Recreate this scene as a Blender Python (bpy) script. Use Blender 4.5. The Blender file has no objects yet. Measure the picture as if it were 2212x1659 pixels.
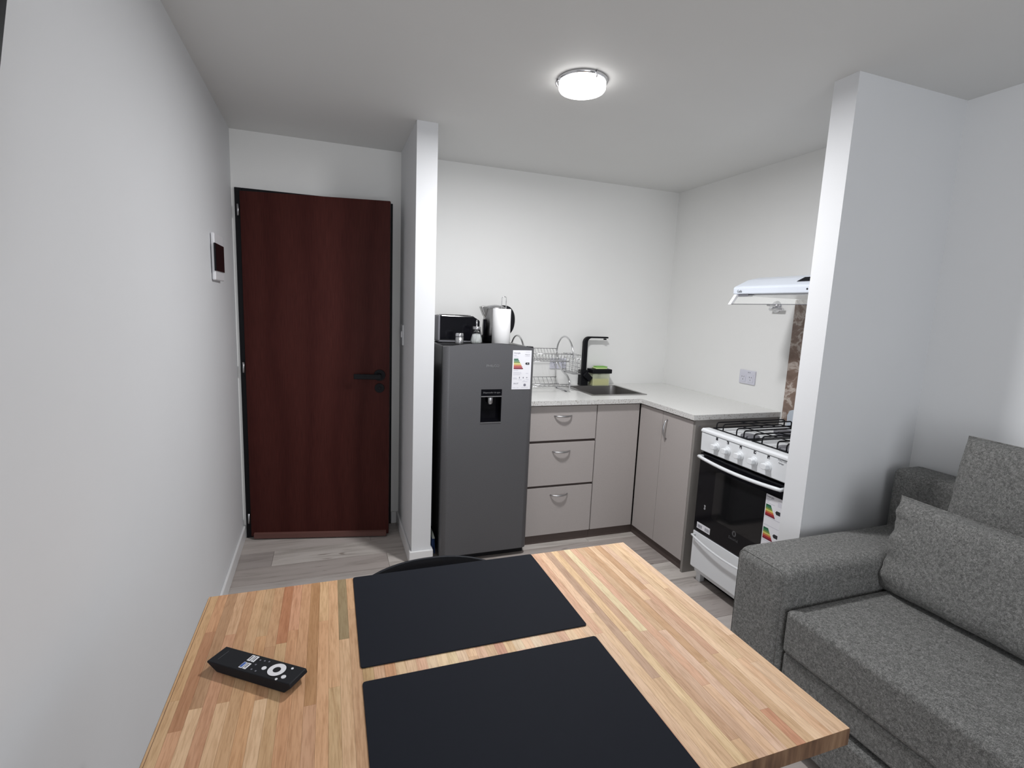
import bpy, bmesh, math, random
from mathutils import Vector, Matrix
random.seed(7)
R = math.radians
sc = bpy.context.scene
COL = sc.collection

# ------------------------------------------------------------------ camera
F_PX, YAW, PIT, ROLL, ZC = 1098.147, -0.346876, 0.145983, 0.041693, 1.41837
cam_data = bpy.data.cameras.new('camera')
cam_data.sensor_fit = 'HORIZONTAL'; cam_data.sensor_width = 36.0
cam_data.lens = F_PX / 2212 * 36.0
cam_data.clip_start = 0.02
cam = bpy.data.objects.new('camera', cam_data); COL.objects.link(cam)
cy, sy, cp, sp = math.cos(YAW), math.sin(YAW), math.cos(PIT), math.sin(PIT)
fw = Vector((-sy*cp, cy*cp, -sp)); rt = Vector((cy, sy, 0)); up = rt.cross(fw)
r2 = rt*math.cos(ROLL) + up*math.sin(ROLL); u2 = -rt*math.sin(ROLL) + up*math.cos(ROLL)
m = Matrix.Identity(4)
for i in range(3):
    m[i][0], m[i][1], m[i][2] = r2[i], u2[i], -fw[i]
m[2][3] = ZC
cam.matrix_world = m
sc.camera = cam

# ------------------------------------------------------------------ world, light, exposure
w = bpy.data.worlds.new('world'); sc.world = w; w.use_nodes = True
w.node_tree.nodes['Background'].inputs[0].default_value = (0.55, 0.65, 0.9, 1)
w.node_tree.nodes['Background'].inputs[1].default_value = 0.3
sc.view_settings.view_transform = 'Standard'
sc.view_settings.look = 'None'
sc.view_settings.gamma = 1.0
sc.view_settings.use_curve_mapping = False
sc.view_settings.exposure = 0.0
LAMP = (0.935, 1.925, 2.311)
ld = bpy.data.lights.new('ceiling_lamp_light', 'AREA')
ld.shape = 'DISK'; ld.size = 0.17; ld.energy = 26; ld.color = (0.985, 0.985, 1.0)
lo = bpy.data.objects.new('ceiling_lamp_light', ld); COL.objects.link(lo)
lo.location = (LAMP[0], LAMP[1], LAMP[2]-0.0455)
# cool fill light added behind the camera, set as an assumed window
wd = bpy.data.lights.new('added_fill_light', 'AREA')
wd.shape = 'RECTANGLE'; wd.size = 1.5; wd.size_y = 1.7; wd.energy = 33; wd.color = (0.95, 0.97, 1.0)
wo = bpy.data.objects.new('added_fill_light', wd); COL.objects.link(wo)
wo.location = (0.42, -1.93, 1.22); wo.rotation_euler = (R(90), 0, 0)

# ------------------------------------------------------------------ materials
MATS = {}
def nmat(name):
    mt = bpy.data.materials.new(name); mt.use_nodes = True
    nt = mt.node_tree; b = nt.nodes['Principled BSDF']; MATS[name] = mt
    return mt, nt, b
def srgb(r, g, b):
    f = lambda c: (c/255/12.92) if c/255 <= .04045 else ((c/255+.055)/1.055)**2.4
    return (f(r), f(g), f(b), 1)
def plain(name, col, rough=.5, metal=0, spec=.5, **kw):
    mt, nt, b = nmat(name)
    b.inputs['Base Color'].default_value = col if len(col) == 4 else (*col, 1)
    b.inputs['Roughness'].default_value = rough; b.inputs['Metallic'].default_value = metal
    b.inputs['Specular IOR Level'].default_value = spec
    for k, v in kw.items(): b.inputs[k.replace('_', ' ')].default_value = v
    return mt
def tex(nt, scale=(1, 1, 1), rand=False):
    tc = nt.nodes.new('ShaderNodeTexCoord'); mp = nt.nodes.new('ShaderNodeMapping')
    mp.inputs['Scale'].default_value = scale
    nt.links.new(tc.outputs['Object'], mp.inputs['Vector'])
    if rand:
        oi = nt.nodes.new('ShaderNodeObjectInfo'); mu = nt.nodes.new('ShaderNodeMath'); mu.operation = 'MULTIPLY'
        mu.inputs[1].default_value = 37.0; nt.links.new(oi.outputs['Random'], mu.inputs[0])
        nt.links.new(mu.outputs[0], mp.inputs['Location'])
    return mp.outputs['Vector']
def noise(nt, vec, scale, detail=4, rough=.55, dist=0):
    n = nt.nodes.new('ShaderNodeTexNoise'); n.inputs['Scale'].default_value = scale
    n.inputs['Detail'].default_value = detail; n.inputs['Roughness'].default_value = rough
    n.inputs['Distortion'].default_value = dist
    nt.links.new(vec, n.inputs['Vector']); return n.outputs['Fac']
def ramp(nt, fac, stops):
    r = nt.nodes.new('ShaderNodeValToRGB'); e = r.color_ramp.elements
    while len(e) < len(stops): e.new(.5)
    for el, (p, c) in zip(e, stops): el.position = p; el.color = c if len(c) == 4 else (*c, 1)
    nt.links.new(fac, r.inputs['Fac']); return r.outputs['Color']
def mix(nt, a, b, fac, mode='MIX'):
    mx = nt.nodes.new('ShaderNodeMix'); mx.data_type = 'RGBA'; mx.blend_type = mode
    for sock, v in ((mx.inputs['Factor'], fac), (mx.inputs['A'], a), (mx.inputs['B'], b)):
        if isinstance(v, bpy.types.NodeSocket): nt.links.new(v, sock)
        else: sock.default_value = v
    return mx.outputs['Result']
def bump(nt, b, h, strength, dist=.002):
    bp = nt.nodes.new('ShaderNodeBump'); bp.inputs['Strength'].default_value = strength
    bp.inputs['Distance'].default_value = dist
    nt.links.new(h, bp.inputs['Height']); nt.links.new(bp.outputs['Normal'], b.inputs['Normal'])

def plaster(name, col):
    mt, nt, b = nmat(name)
    v = tex(nt)
    n = noise(nt, v, 1.3, 3)
    c = ramp(nt, n, [(.3, tuple(x*.97 for x in col)), (.7, col)])
    nt.links.new(c, b.inputs['Base Color']); b.inputs['Roughness'].default_value = .62
    b.inputs['Specular IOR Level'].default_value = .3
    bump(nt, b, noise(nt, v, 160, 3), .12, .001)
    return mt
M_WALL = plaster('wall_plaster', (.775, .785, .80))  # partition white, level lowered in the colour to offset strong lamp light
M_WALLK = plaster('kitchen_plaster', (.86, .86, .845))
M_WALLR = plaster('lightened_wall_plaster', (.90, .91, .92))  # white wall lightened in its colour to stand in for extra light
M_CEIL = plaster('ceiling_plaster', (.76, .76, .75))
M_TRIM = plain('white_trim', (.82, .82, .82), .4)

def floor_mat():
    mt, nt, b = nmat('laminate_oak')
    oi = nt.nodes.new('ShaderNodeObjectInfo')
    v = tex(nt, (1.0, 9, 1), True)
    g = ramp(nt, noise(nt, v, 2.2, 6, .6, .6), [(.28, (.62, .60, .58)), (.5, (.95, .94, .93)), (.75, (1.06, 1.06, 1.06))])
    v2 = tex(nt, (1.6, 14, 1), True)
    k = ramp(nt, noise(nt, v2, 1.6, 3, .7, 1.2), [(.27, (.42, .38, .35)), (.345, (1, 1, 1))])
    c = mix(nt, oi.outputs['Color'], g, 1.0, 'MULTIPLY')
    c = mix(nt, c, k, 1.0, 'MULTIPLY')
    nt.links.new(c, b.inputs['Base Color']); b.inputs['Roughness'].default_value = .42
    b.inputs['Specular IOR Level'].default_value = .4
    bump(nt, b, noise(nt, v, 12, 5), .1, .001)
    return mt
M_PLANK = floor_mat()
M_SUB = plain('floor_core', (.10, .085, .07), .8)

def stave_mat(name, k=1.0):
    mt, nt, b = nmat(name)
    oi = nt.nodes.new('ShaderNodeObjectInfo')
    v = tex(nt, (26, 1.6, 26), True)
    g = ramp(nt, noise(nt, v, 3.0, 6, .65, .9), [(.25, (.70, .60, .52)), (.42, (.92, .89, .86)), (.58, (1, 1, 1)), (.8, (1.06, 1.05, 1.02))])
    v2 = tex(nt, (120, 9, 120), True)
    g2 = ramp(nt, noise(nt, v2, 3, 2), [(.35, (.84, .80, .76)), (.55, (1, 1, 1))])
    c = mix(nt, oi.outputs['Color'], g, 1.0, 'MULTIPLY'); c = mix(nt, c, g2, 1.0, 'MULTIPLY')
    nt.links.new(c, b.inputs['Base Color']); b.inputs['Roughness'].default_value = .48
    b.inputs['Specular IOR Level'].default_value = .35
    return mt
M_STAVE = stave_mat('wood_stave')
def endgrain():
    mt, nt, b = nmat('shaded_end_grain')  # brown end grain, darkened further with the shade of the near edge
    n = noise(nt, tex(nt, (48, 1, 6)), 1.2, 3, .6)
    nt.links.new(ramp(nt, n, [(.3, (.075, .040, .026)), (.5, (.15, .085, .05)), (.7, (.22, .135, .08))]), b.inputs['Base Color'])
    b.inputs['Roughness'].default_value = .6; b.inputs['Specular IOR Level'].default_value = .2
    return mt
stave_dark = endgrain()

def door_mat():
    mt, nt, b = nmat('dark_red_veneer')
    tc = nt.nodes.new('ShaderNodeTexCoord'); mp = nt.nodes.new('ShaderNodeMapping')
    mp.inputs['Scale'].default_value = (2.4, 1, .55); nt.links.new(tc.outputs['Object'], mp.inputs['Vector'])
    wv = nt.nodes.new('ShaderNodeTexWave'); wv.bands_direction = 'X'; wv.inputs['Scale'].default_value = .75
    wv.inputs['Distortion'].default_value = 7; wv.inputs['Detail'].default_value = 2; wv.inputs['Detail Scale'].default_value = 1.3
    nt.links.new(mp.outputs['Vector'], wv.inputs['Vector'])
    c = ramp(nt, wv.outputs['Fac'], [(0, (.055, .0135, .0112)), (.35, (.062, .0156, .0128)), (1, (.068, .0178, .0145))])
    f = noise(nt, tex(nt, (60, 60, 2.2)), 4, 4)
    c = mix(nt, c, ramp(nt, f, [(.3, (.7, .7, .7)), (.7, (1.08, 1.08, 1.08))]), 1.0, 'MULTIPLY')
    nt.links.new(c, b.inputs['Base Color']); b.inputs['Roughness'].default_value = .5
    b.inputs['Specular IOR Level'].default_value = .1
    return mt
M_DOOR = door_mat()
M_SWEEP = plain('brown_sweep', (.13, .055, .045), .5)
M_BLACK = plain('black_metal', (.005, .005, .007), .55, spec=.2)
M_BLACKM = plain('matte_black', (.009, .010, .013), .6, spec=.25)
M_SHELL = plain('navy_black_plastic', (.014, .016, .022), .6, spec=.25)
M_GLOSSK = plain('gloss_black', (.004, .004, .006), .12, spec=.28)
M_DARK = plain('dark_void', (.004, .004, .004), .9, spec=.1)
M_CHROME = plain('chrome', (.72, .72, .74), .14, 1.0)
M_STEEL = plain('brushed_steel', (.50, .50, .51), .33, 1.0)
M_WIRE = plain('wire_chrome', (.62, .62, .63), .22, 1.0)
M_WHITE = plain('white_plastic', (.80, .80, .82), .35)
M_SOCKET = plain('socket_plastic', (.66, .66, .74), .35)
M_ENAMEL = plain('white_enamel', (.80, .82, .84), .38)
M_HOOD = plain('hood_enamel', (.72, .77, .85), .3)
M_GREY = plain('grey_plastic', (.16, .16, .18), .5)
M_PAPER = plain('paper', (.82, .82, .86), .6)
M_INK = plain('grey_ink', (.20, .20, .24), .7)
M_PALEINK = plain('pale_ink', (.50, .50, .58), .7)
M_KINK = plain('black_ink', (.02, .02, .025), .6)
M_TISSUE = plain('tissue_paper', (.86, .86, .86), .85)

def speck(name, base, dark, scale, thr, rough, spec=.5):
    mt, nt, b = nmat(name)
    n = noise(nt, tex(nt), scale, 2, .6)
    c = ramp(nt, n, [(thr-.04, dark), (thr+.02, base)])
    nt.links.new(c, b.inputs['Base Color']); b.inputs['Roughness'].default_value = rough
    b.inputs['Specular IOR Level'].default_value = spec
    return mt
M_COUNTER = speck('white_quartz', (.76, .76, .74), (.62, .61, .58), 130, .34, .22)
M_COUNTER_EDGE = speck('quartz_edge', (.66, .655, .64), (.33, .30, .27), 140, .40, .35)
M_CAB = speck('taupe_melamine', (.43, .395, .38), (.39, .36, .345), 420, .42, .5, .35)
M_CABD = plain('dark_taupe_edge', (.085, .062, .055), .6)
M_CABG = plain('grey_taupe_board', (.25, .235, .22), .6)

def fridge_mat():
    mt, nt, b = nmat('graphite_metal')
    n = noise(nt, tex(nt), 300, 2)
    nt.links.new(ramp(nt, n, [(.3, (.105, .105, .112)), (.7, (.125, .125, .132))]), b.inputs['Base Color'])
    b.inputs['Metallic'].default_value = .35; b.inputs['Roughness'].default_value = .45
    return mt
M_FRIDGE = fridge_mat()
M_FRSIDE = plain('fridge_side', (.012, .012, .013), .28)

def marble():
    mt, nt, b = nmat('brown_marble')
    n = noise(nt, tex(nt), 4.2, 6, .6, 2.4)
    c = ramp(nt, n, [(.35, (.19, .125, .095)), (.50, (.25, .175, .14)), (.57, (.55, .48, .43)), (.63, (.27, .19, .155)), (.8, (.20, .14, .11))])
    nt.links.new(c, b.inputs['Base Color']); b.inputs['Roughness'].default_value = .2
    return mt
M_MARBLE = marble()

def fabric(name, a, c2, d):
    mt, nt, b = nmat(name)
    tcn = tex(nt, (1, 1, 1)); big = noise(nt, tcn, 120, 4, .7, .8)
    th = noise(nt, tex(nt, (1.0, 2.6, 2.6)), 230, 2, .7)
    mx = nt.nodes.new('ShaderNodeMath'); mx.operation = 'MULTIPLY_ADD'; mx.inputs[1].default_value = .5
    mh = nt.nodes.new('ShaderNodeMath'); mh.operation = 'MULTIPLY'; mh.inputs[1].default_value = .5
    nt.links.new(th, mh.inputs[0]); nt.links.new(big, mx.inputs[0]); nt.links.new(mh.outputs[0], mx.inputs[2])
    c = ramp(nt, mx.outputs[0], [(.40, a), (.5, c2), (.61, d)])
    nt.links.new(c, b.inputs['Base Color']); b.inputs['Roughness'].default_value = .95
    b.inputs['Specular IOR Level'].default_value = .12
    b.inputs['Sheen Weight'].default_value = .08
    bump(nt, b, mx.outputs[0], .5, .002)
    return mt
M_FAB = fabric('heather_grey_fabric', (.088, .088, .085), (.165, .165, .159), (.30, .298, .288))
M_MAT = plain('slate_faux_leather', (.0100, .0120, .0185), .75, spec=.15)
M_MATE = plain('mat_edge', (.010, .011, .015), .6)
def emis(name, col, s):
    mt, nt, b = nmat(name)
    b.inputs['Base Color'].default_value = (.8, .8, .8, 1)
    b.inputs['Emission Color'].default_value = (*col, 1); b.inputs['Emission Strength'].default_value = s
    return mt
M_LAMP = emis('lamp_diffuser', (1, .985, .97), 5)
M_GLASS = plain('clear_glass', (.95, .97, .96), .03, Transmission_Weight=1.0, IOR=1.3)
M_VISOR = plain('visor_acrylic', (.86, .88, .86), .1, Alpha=.16)
M_SOAPJAR = plain('cloudy_plastic', (.80, .85, .62), .25, Alpha=.45)
M_SOAP = plain('yellow_soap', (.58, .52, .09), .2)
M_SPONGE = plain('green_sponge', (.62, .80, .36), .9)
M_SPONGED = plain('green_scourer', (.24, .50, .12), .95)
M_BRISTLE = plain('blue_bristle', (.012, .04, .14), .7)
M_SUGAR = plain('sugar', (.85, .85, .85), .9)
M_SINK = plain('sink_steel', (.36, .35, .345), .36, 1.0)

# ------------------------------------------------------------------ mesh helpers
class MB:
    def __init__(s): s.bm = bmesh.new()
    def _f(s, vs, smooth=False):
        try: f = s.bm.faces.new(vs); f.smooth = smooth; return f
        except ValueError: return None
    def box(s, x0, x1, y0, y1, z0, z1, rot=None, c=None):
        co = [(x, y, z) for z in (z0, z1) for y in (y0, y1) for x in (x0, x1)]
        if rot is not None:
            c = Vector(c) if c else Vector(((x0+x1)/2, (y0+y1)/2, (z0+z1)/2))
            co = [c + rot @ (Vector(p)-c) for p in co]
        v = [s.bm.verts.new(p) for p in co]
        for q in ((0, 2, 3, 1), (4, 5, 7, 6), (0, 1, 5, 4), (2, 6, 7, 3), (0, 4, 6, 2), (1, 3, 7, 5)): s._f([v[i] for i in q])
        return s
    def prism(s, pts, a0, a1, axis='z', smooth=False):
        def P(u, w, a): return {'z': (u, w, a), 'y': (u, a, w), 'x': (a, u, w)}[axis]
        A = [s.bm.verts.new(P(u, w, a0)) for u, w in pts]; B = [s.bm.verts.new(P(u, w, a1)) for u, w in pts]
        n = len(pts)
        s._f(A[::-1]); s._f(B)
        for i in range(n): s._f([A[i], A[(i+1) % n], B[(i+1) % n], B[i]], smooth)
        return s
    def cyl(s, c, axis, r, h, n=24, r2=None, smooth=True):
        c = Vector(c); ax = Vector(axis).normalized(); r2 = r if r2 is None else r2
        t = ax.orthogonal().normalized(); b = ax.cross(t)
        A = []; B = []
        for i in range(n):
            a = 2*math.pi*i/n; d = t*math.cos(a)+b*math.sin(a)
            A.append(s.bm.verts.new(c+d*r)); B.append(s.bm.verts.new(c+ax*h+d*r2))
        s._f(A[::-1]); s._f(B)
        for i in range(n): s._f([A[i], A[(i+1) % n], B[(i+1) % n], B[i]], smooth)
        return s
    def lathe(s, c, prof, n=32, rf=None):
        c = Vector(c); rings = []
        for r, z in prof:
            if r < 1e-5: rings.append([s.bm.verts.new(c+Vector((0, 0, z)))]); continue
            ring = []
            for i in range(n):
                a = 2*math.pi*i/n; rr = r*(rf(a, z) if rf else 1)
                ring.append(s.bm.verts.new(c+Vector((rr*math.cos(a), rr*math.sin(a), z))))
            rings.append(ring)
        for A, B in zip(rings, rings[1:]):
            if len(A) == 1 and len(B) == 1: continue
            for i in range(n):
                if len(A) == 1: s._f([A[0], B[(i+1) % n], B[i]][::-1], True)
                elif len(B) == 1: s._f([A[i], A[(i+1) % n], B[0]], True)
                else: s._f([A[i], A[(i+1) % n], B[(i+1) % n], B[i]], True)
        return s
    def tube(s, pts, r, n=8, closed=False, flat=None):
        P = [Vector(p) for p in pts]; N = len(P); rings = []; prev = None
        for i, p in enumerate(P):
            if closed: d = (P[(i+1) % N]-P[i-1])
            else: d = P[min(i+1, N-1)]-P[max(i-1, 0)]
            d.normalize()
            if prev is None: t = d.orthogonal().normalized()
            else:
                t = prev - d*prev.dot(d)
                t = t.normalized() if t.length > 1e-6 else d.orthogonal().normalized()
            prev = t; b = d.cross(t); rr = r[i] if isinstance(r, (list, tuple)) else r
            rings.append([s.bm.verts.new(p+(t*math.cos(2*math.pi*k/n)+b*math.sin(2*math.pi*k/n))*rr) for k in range(n)])
        for i in range(N if closed else N-1):
            A, B = rings[i], rings[(i+1) % N]
            for k in range(n): s._f([A[k], A[(k+1) % n], B[(k+1) % n], B[k]], True)
        if not closed: s._f(rings[0][::-1]); s._f(rings[-1])
        return s
    def quad(s, *ps, smooth=False): s._f([s.bm.verts.new(p) for p in ps], smooth); return s
    def grid(s, fn, nu, nv, closed_u=False):
        V = [[s.bm.verts.new(fn(i/nu, j/nv)) for j in range(nv+1)] for i in range(nu+(0 if closed_u else 1))]
        for i in range(nu):
            for j in range(nv):
                a = V[i]; b = V[(i+1) % len(V)]
                s._f([a[j], b[j], b[j+1], a[j+1]], True)
        return s
    def xf(s, M): bmesh.ops.transform(s.bm, matrix=M, verts=s.bm.verts); return s

def smooth_path(pts, n=6, closed=False):
    P = [Vector(p) for p in pts]; out = []; N = len(P)
    rng = range(N if closed else N-1)
    for i in rng:
        p0 = P[i-1] if (closed or i > 0) else P[0]; p1 = P[i]; p2 = P[(i+1) % N]
        p3 = P[(i+2) % N] if (closed or i+2 < N) else P[-1]
        for k in range(n):
            t = k/n
            out.append(.5*((2*p1)+(-p0+p2)*t+(2*p0-5*p1+4*p2-p3)*t*t+(-p0+3*p1-3*p2+p3)*t**3))
    if not closed: out.append(P[-1])
    return out
def round_path(pts, rad, n=4):
    P = [Vector(p) for p in pts]; out = [P[0]]
    for i in range(1, len(P)-1):
        a = (P[i-1]-P[i]); b = (P[i+1]-P[i]); r = min(rad, a.length*.49, b.length*.49)
        A = P[i]+a.normalized()*r; B = P[i]+b.normalized()*r
        for k in range(n+1):
            t = k/n; out.append((1-t)**2*A+2*t*(1-t)*P[i]+t*t*B)
    out.append(P[-1]); return out

def setp(o, label=None, cat=None, group=None, kind=None):
    if label: o['label'] = label
    if cat: o['category'] = cat
    if group: o['group'] = group
    if kind: o['kind'] = kind
    return o
def empty(name, loc, label, cat, group=None, rot=(0, 0, 0)):
    o = bpy.data.objects.new(name, None); COL.objects.link(o); o.location = loc; o.rotation_euler = rot
    o.empty_display_size = .05
    return setp(o, label, cat, group)
def worldloc(p):
    v = Vector((0, 0, 0))
    while p is not None: v += Vector(p.location); p = p.parent
    return v
def obj(name, mb, mat, parent=None, origin=None, bevel=0, seg=2, local=False, kind=None, label=None, color=None, smooth=False):
    """one mesh object; coordinates are world unless local"""
    me = bpy.data.meshes.new(name)
    bmesh.ops.recalc_face_normals(mb.bm, faces=mb.bm.faces)
    off = Vector((0, 0, 0))
    if parent is not None and not local: off = worldloc(parent)
    base = off
    if origin is not None: base = Vector(origin)
    if base.length > 0: bmesh.ops.translate(mb.bm, vec=-base, verts=mb.bm.verts)
    if smooth:
        for f in mb.bm.faces: f.smooth = True
    mb.bm.to_mesh(me); mb.bm.free()
    for mm in (mat if isinstance(mat, (list, tuple)) else [mat]): me.materials.append(mm)
    o = bpy.data.objects.new(name, me); COL.objects.link(o)
    if parent is not None: o.parent = parent
    if origin is not None: o.location = base-off if parent is not None else base
    if bevel:
        b = o.modifiers.new('bevel', 'BEVEL'); b.width = bevel; b.segments = seg; b.limit_method = 'ANGLE'; b.angle_limit = R(35)
        if smooth:
            wn = o.modifiers.new('wn', 'WEIGHTED_NORMAL'); wn.keep_sharp = False
    if kind: o['kind'] = kind
    if label: o['label'] = label
    if color: o.color = color
    return o
def apply_bool(o, cutters):
    for c in cutters:
        me = bpy.data.meshes.new('cut'); c.bm.normal_update(); bmesh.ops.recalc_face_normals(c.bm, faces=c.bm.faces)
        c.bm.to_mesh(me); c.bm.free()
        co = bpy.data.objects.new('cut', me); COL.objects.link(co); co.matrix_world = Matrix.Identity(4)
        md = o.modifiers.new('b', 'BOOLEAN'); md.operation = 'DIFFERENCE'; md.object = co; md.solver = 'EXACT'
        bpy.context.view_layer.update()
        dg = bpy.context.evaluated_depsgraph_get()
        nm = bpy.data.meshes.new_from_object(o.evaluated_get(dg))
        o.modifiers.clear(); o.data = nm
        bpy.data.objects.remove(co)
def text(body, name, mat, parent, loc, rot, size, depth=.0006, align='CENTER', sx=1.0):
    cu = bpy.data.curves.new('t', 'FONT'); cu.body = body; cu.size = size; cu.extrude = depth
    cu.align_x = align; cu.align_y = 'CENTER'; cu.resolution_u = 2
    to = bpy.data.objects.new('t', cu); COL.objects.link(to)
    bpy.context.view_layer.update()
    me = bpy.data.meshes.new_from_object(to.evaluated_get(bpy.context.evaluated_depsgraph_get()))
    bpy.data.objects.remove(to)
    if sx != 1.0: me.transform(Matrix.Diagonal((sx, 1, 1, 1)))
    me.materials.clear(); me.materials.append(mat); me.name = name
    o = bpy.data.objects.new(name, me); COL.objects.link(o)
    if parent: o.parent = parent
    off = worldloc(parent) if parent else Vector((0, 0, 0))
    o.location = Vector(loc)-off; o.rotation_euler = rot
    return o
RX_FRONT = (R(90), 0, 0)            # faces -Y
RX_LEFT = (R(90), 0, R(-90))        # faces -X

# ------------------------------------------------------------------ room shell
ZT = 2.311
XL0, XL1 = -0.452, -0.4973           # left wall at y=0 / y=3.26 (slightly out of square)
def xl(y): return XL0 + (XL1-XL0)*y/3.26
YE, YK = 3.2334, 3.272               # entry wall and kitchen back wall
YB = -2.0
XR, XKR = 2.393, 2.4246
S = 'structure'
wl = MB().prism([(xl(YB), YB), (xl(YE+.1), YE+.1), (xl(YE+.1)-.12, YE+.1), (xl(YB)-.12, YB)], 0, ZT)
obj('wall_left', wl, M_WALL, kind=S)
obj('ceiling', MB().box(-.75, 2.7, YB-.15, 4.5, ZT, ZT+.12), M_CEIL, kind=S)
# entry wall with the door opening
DX0, DX1, DZ = -.4806, .3622, 2.0107
we = MB()
we.box(xl(YE)-.02, DX0+.03, YE, YE+.14, 0, ZT); we.box(DX1-.03, .43, YE, YE+.14, 0, ZT); we.box(DX0+.03, DX1-.03, YE, YE+.14, DZ-.03, ZT)
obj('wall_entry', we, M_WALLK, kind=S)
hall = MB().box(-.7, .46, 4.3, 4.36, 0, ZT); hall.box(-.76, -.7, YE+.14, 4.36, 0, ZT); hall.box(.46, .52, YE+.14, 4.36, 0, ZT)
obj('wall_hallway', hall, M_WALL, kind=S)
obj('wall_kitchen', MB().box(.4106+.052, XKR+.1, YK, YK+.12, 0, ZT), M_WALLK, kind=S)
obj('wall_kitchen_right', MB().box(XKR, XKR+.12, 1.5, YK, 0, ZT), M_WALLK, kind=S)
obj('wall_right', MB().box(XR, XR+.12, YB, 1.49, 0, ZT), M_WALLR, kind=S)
obj('wall_partition_left', MB().box(.4106, .5153, 2.6513, YK, 0, ZT), M_WALL, kind=S)
obj('wall_partition_right', MB().box(1.7919, XKR+.02, 1.4419, 1.5405, 0, ZT), M_WALL, kind=S)
# wall behind the camera with an unseen window added around the fill light
wb = MB().box(-.6, -.35, YB-.12, YB, 0, ZT); wb.box(1.2, XR+.1, YB-.12, YB, 0, ZT)
wb.box(-.35, 1.2, YB-.12, YB, 0, .28); wb.box(-.35, 1.2, YB-.12, YB, 2.15, ZT)
obj('wall_behind', wb, M_WALL, kind=S)
wf = MB()
for a in ((-.35, -.30, .28, 2.15), (1.15, 1.20, .28, 2.15), (-.30, 1.15, .28, .33), (-.30, 1.15, 2.10, 2.15), (.405, .445, .33, 2.10)):
    wf.box(a[0], a[1], YB-.09, YB-.03, a[2], a[3])
win = obj('added_window_1', wf, M_TRIM, kind=S)
obj('added_window_pane', MB().box(-.30, .405, YB-.065, YB-.06, .33, 2.10), M_GLASS, win)
obj('added_window_pane', MB().box(.445, 1.15, YB-.065, YB-.06, .33, 2.10), M_GLASS, win)

# floor: sub floor plus individual laminate planks
fl = obj('floor', MB().box(-.75, 2.7, YB-.15, 4.5, -.06, -.004), M_SUB, kind=S)
PW = .1762
tones = [(.55, .505, .475), (.46, .415, .39), (.61, .57, .535), (.52, .48, .455), (.42, .38, .36)]
seam0 = 3.0022
plank_cache = {}
def plank(x0, x1, y0, tone):
    k = round(x1-x0, 3)
    if k not in plank_cache:
        mb = MB().box(0.0007, k-.0007, .0007, PW-.0007, -.004, 0)
        me = bpy.data.meshes.new('plank'); bmesh.ops.recalc_face_normals(mb.bm, faces=mb.bm.faces); mb.bm.to_mesh(me); mb.bm.free(); me.materials.append(M_PLANK)
        plank_cache[k] = me
    o = bpy.data.objects.new('plank', plank_cache[k]); COL.objects.link(o); o.parent = fl
    o.location = (x0, y0, 0); o.color = (*tone, 1)
offs = {0: (-.31,), -1: (-.9, .295), 1: (.15,), -2: (.62,)}
rng = random.Random(3)
for row in range(-16, 7):
    y0 = seam0 + (row-1)*PW + 0.0
    if y0 > 3.9 or y0 < -.3: continue
    L = 1.22
    start = {0: -.31-L, -1: .295-L*1.0, 1: -1.0, -2: -.55}.get(row, -.7-rng.random()*1.1)
    x = start; ci = 0
    while x < 2.6:
        t = tones[rng.randrange(5)]
        if row == 0: t = tones[4] if ci == 0 else tones[2]
        if row == 1: t = tones[0]
        if row == -1: t = tones[1] if ci == 0 else tones[2]
        if row == -2: t = tones[3] if ci == 0 else tones[1]
        a, b = max(x, -.6), min(x+L, 2.6)
        if b-a > .02: plank(a, b, y0, t)
        x += L; ci += 1

# baseboards
def board(name, pts):                 # pts = list of (x,y) along the wall, offset polygon given
    obj(name, MB().prism(pts, 0, .078), M_TRIM, kind=S, bevel=.004)
board('baseboard_left', [(xl(YB), YB), (xl(YE), YE), (xl(YE)+.013, YE), (xl(YB)+.013, YB)])
board('baseboard_partition_left', [(.3976, YE), (.3976, 2.6383), (.5283, 2.6383), (.5283, 3.2), (.5153, 3.2), (.5153, 2.6513), (.4106, 2.6513), (.4106, YE)])
board('baseboard_entry', [(DX1+.002, YE), (.3976, YE), (.3976, YE-.013), (DX1+.002, YE-.013)])
board('baseboard_right', [(1.7919, 1.4419), (XR-.013, 1.4419), (XR-.013, YB), (XR, YB), (XR, 1.4419), (XR, 1.4289), (1.7789, 1.4289), (1.7789, 1.5405), (1.7919, 1.5405)][:0] or
      [(XR-.013, YB), (XR, YB), (XR, 1.4419), (XR-.013, 1.4419)])

# ------------------------------------------------------------------ entrance door
fr = MB()
fr.box(DX0, DX0+.035, YE-.012, YE+.10, 0, DZ); fr.box(DX1-.035, DX1, YE-.012, YE+.10, 0, DZ)
fr.box(DX0+.035, DX1-.035, YE-.012, YE+.10, DZ-.035, DZ)
obj('trim_1', fr, M_BLACK, kind=S, bevel=.002)
HP = (-.452, 3.196, 0)
dr = bpy.data.objects.new('door_1', None); COL.objects.link(dr); dr.location = HP; dr.rotation_euler = (0, 0, R(-11.5)); dr['kind'] = S
DW = .795
obj('door_leaf', MB().box(0, DW, 0, .04, .018, 1.990), M_DOOR, dr, local=True, bevel=.0015)
obj('door_sweep', MB().prism([(0, 0), (.012, 0), (.012, .028), (0, .034)], 0, 1).xf(Matrix(((0, 0, DW-.03, .018), (-1, 0, 0, 0), (0, 1, 0, .008), (0, 0, 0, 1)))), M_SWEEP, dr, local=True)
hx = DW-.055
rose = obj('handle_rose', MB().cyl((hx, 0, 1.003), (0, -1, 0), .033, .010, 32), M_BLACK, dr, local=True, bevel=.001)
lv = MB().cyl((hx, -.01, 1.003), (0, -1, 0), .014, .034, 16); lv.box(hx-.140, hx+.014, -.052, -.042, .983, 1.013)
obj('door_lever', lv, M_BLACK, dr, local=True, bevel=.003)
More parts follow.
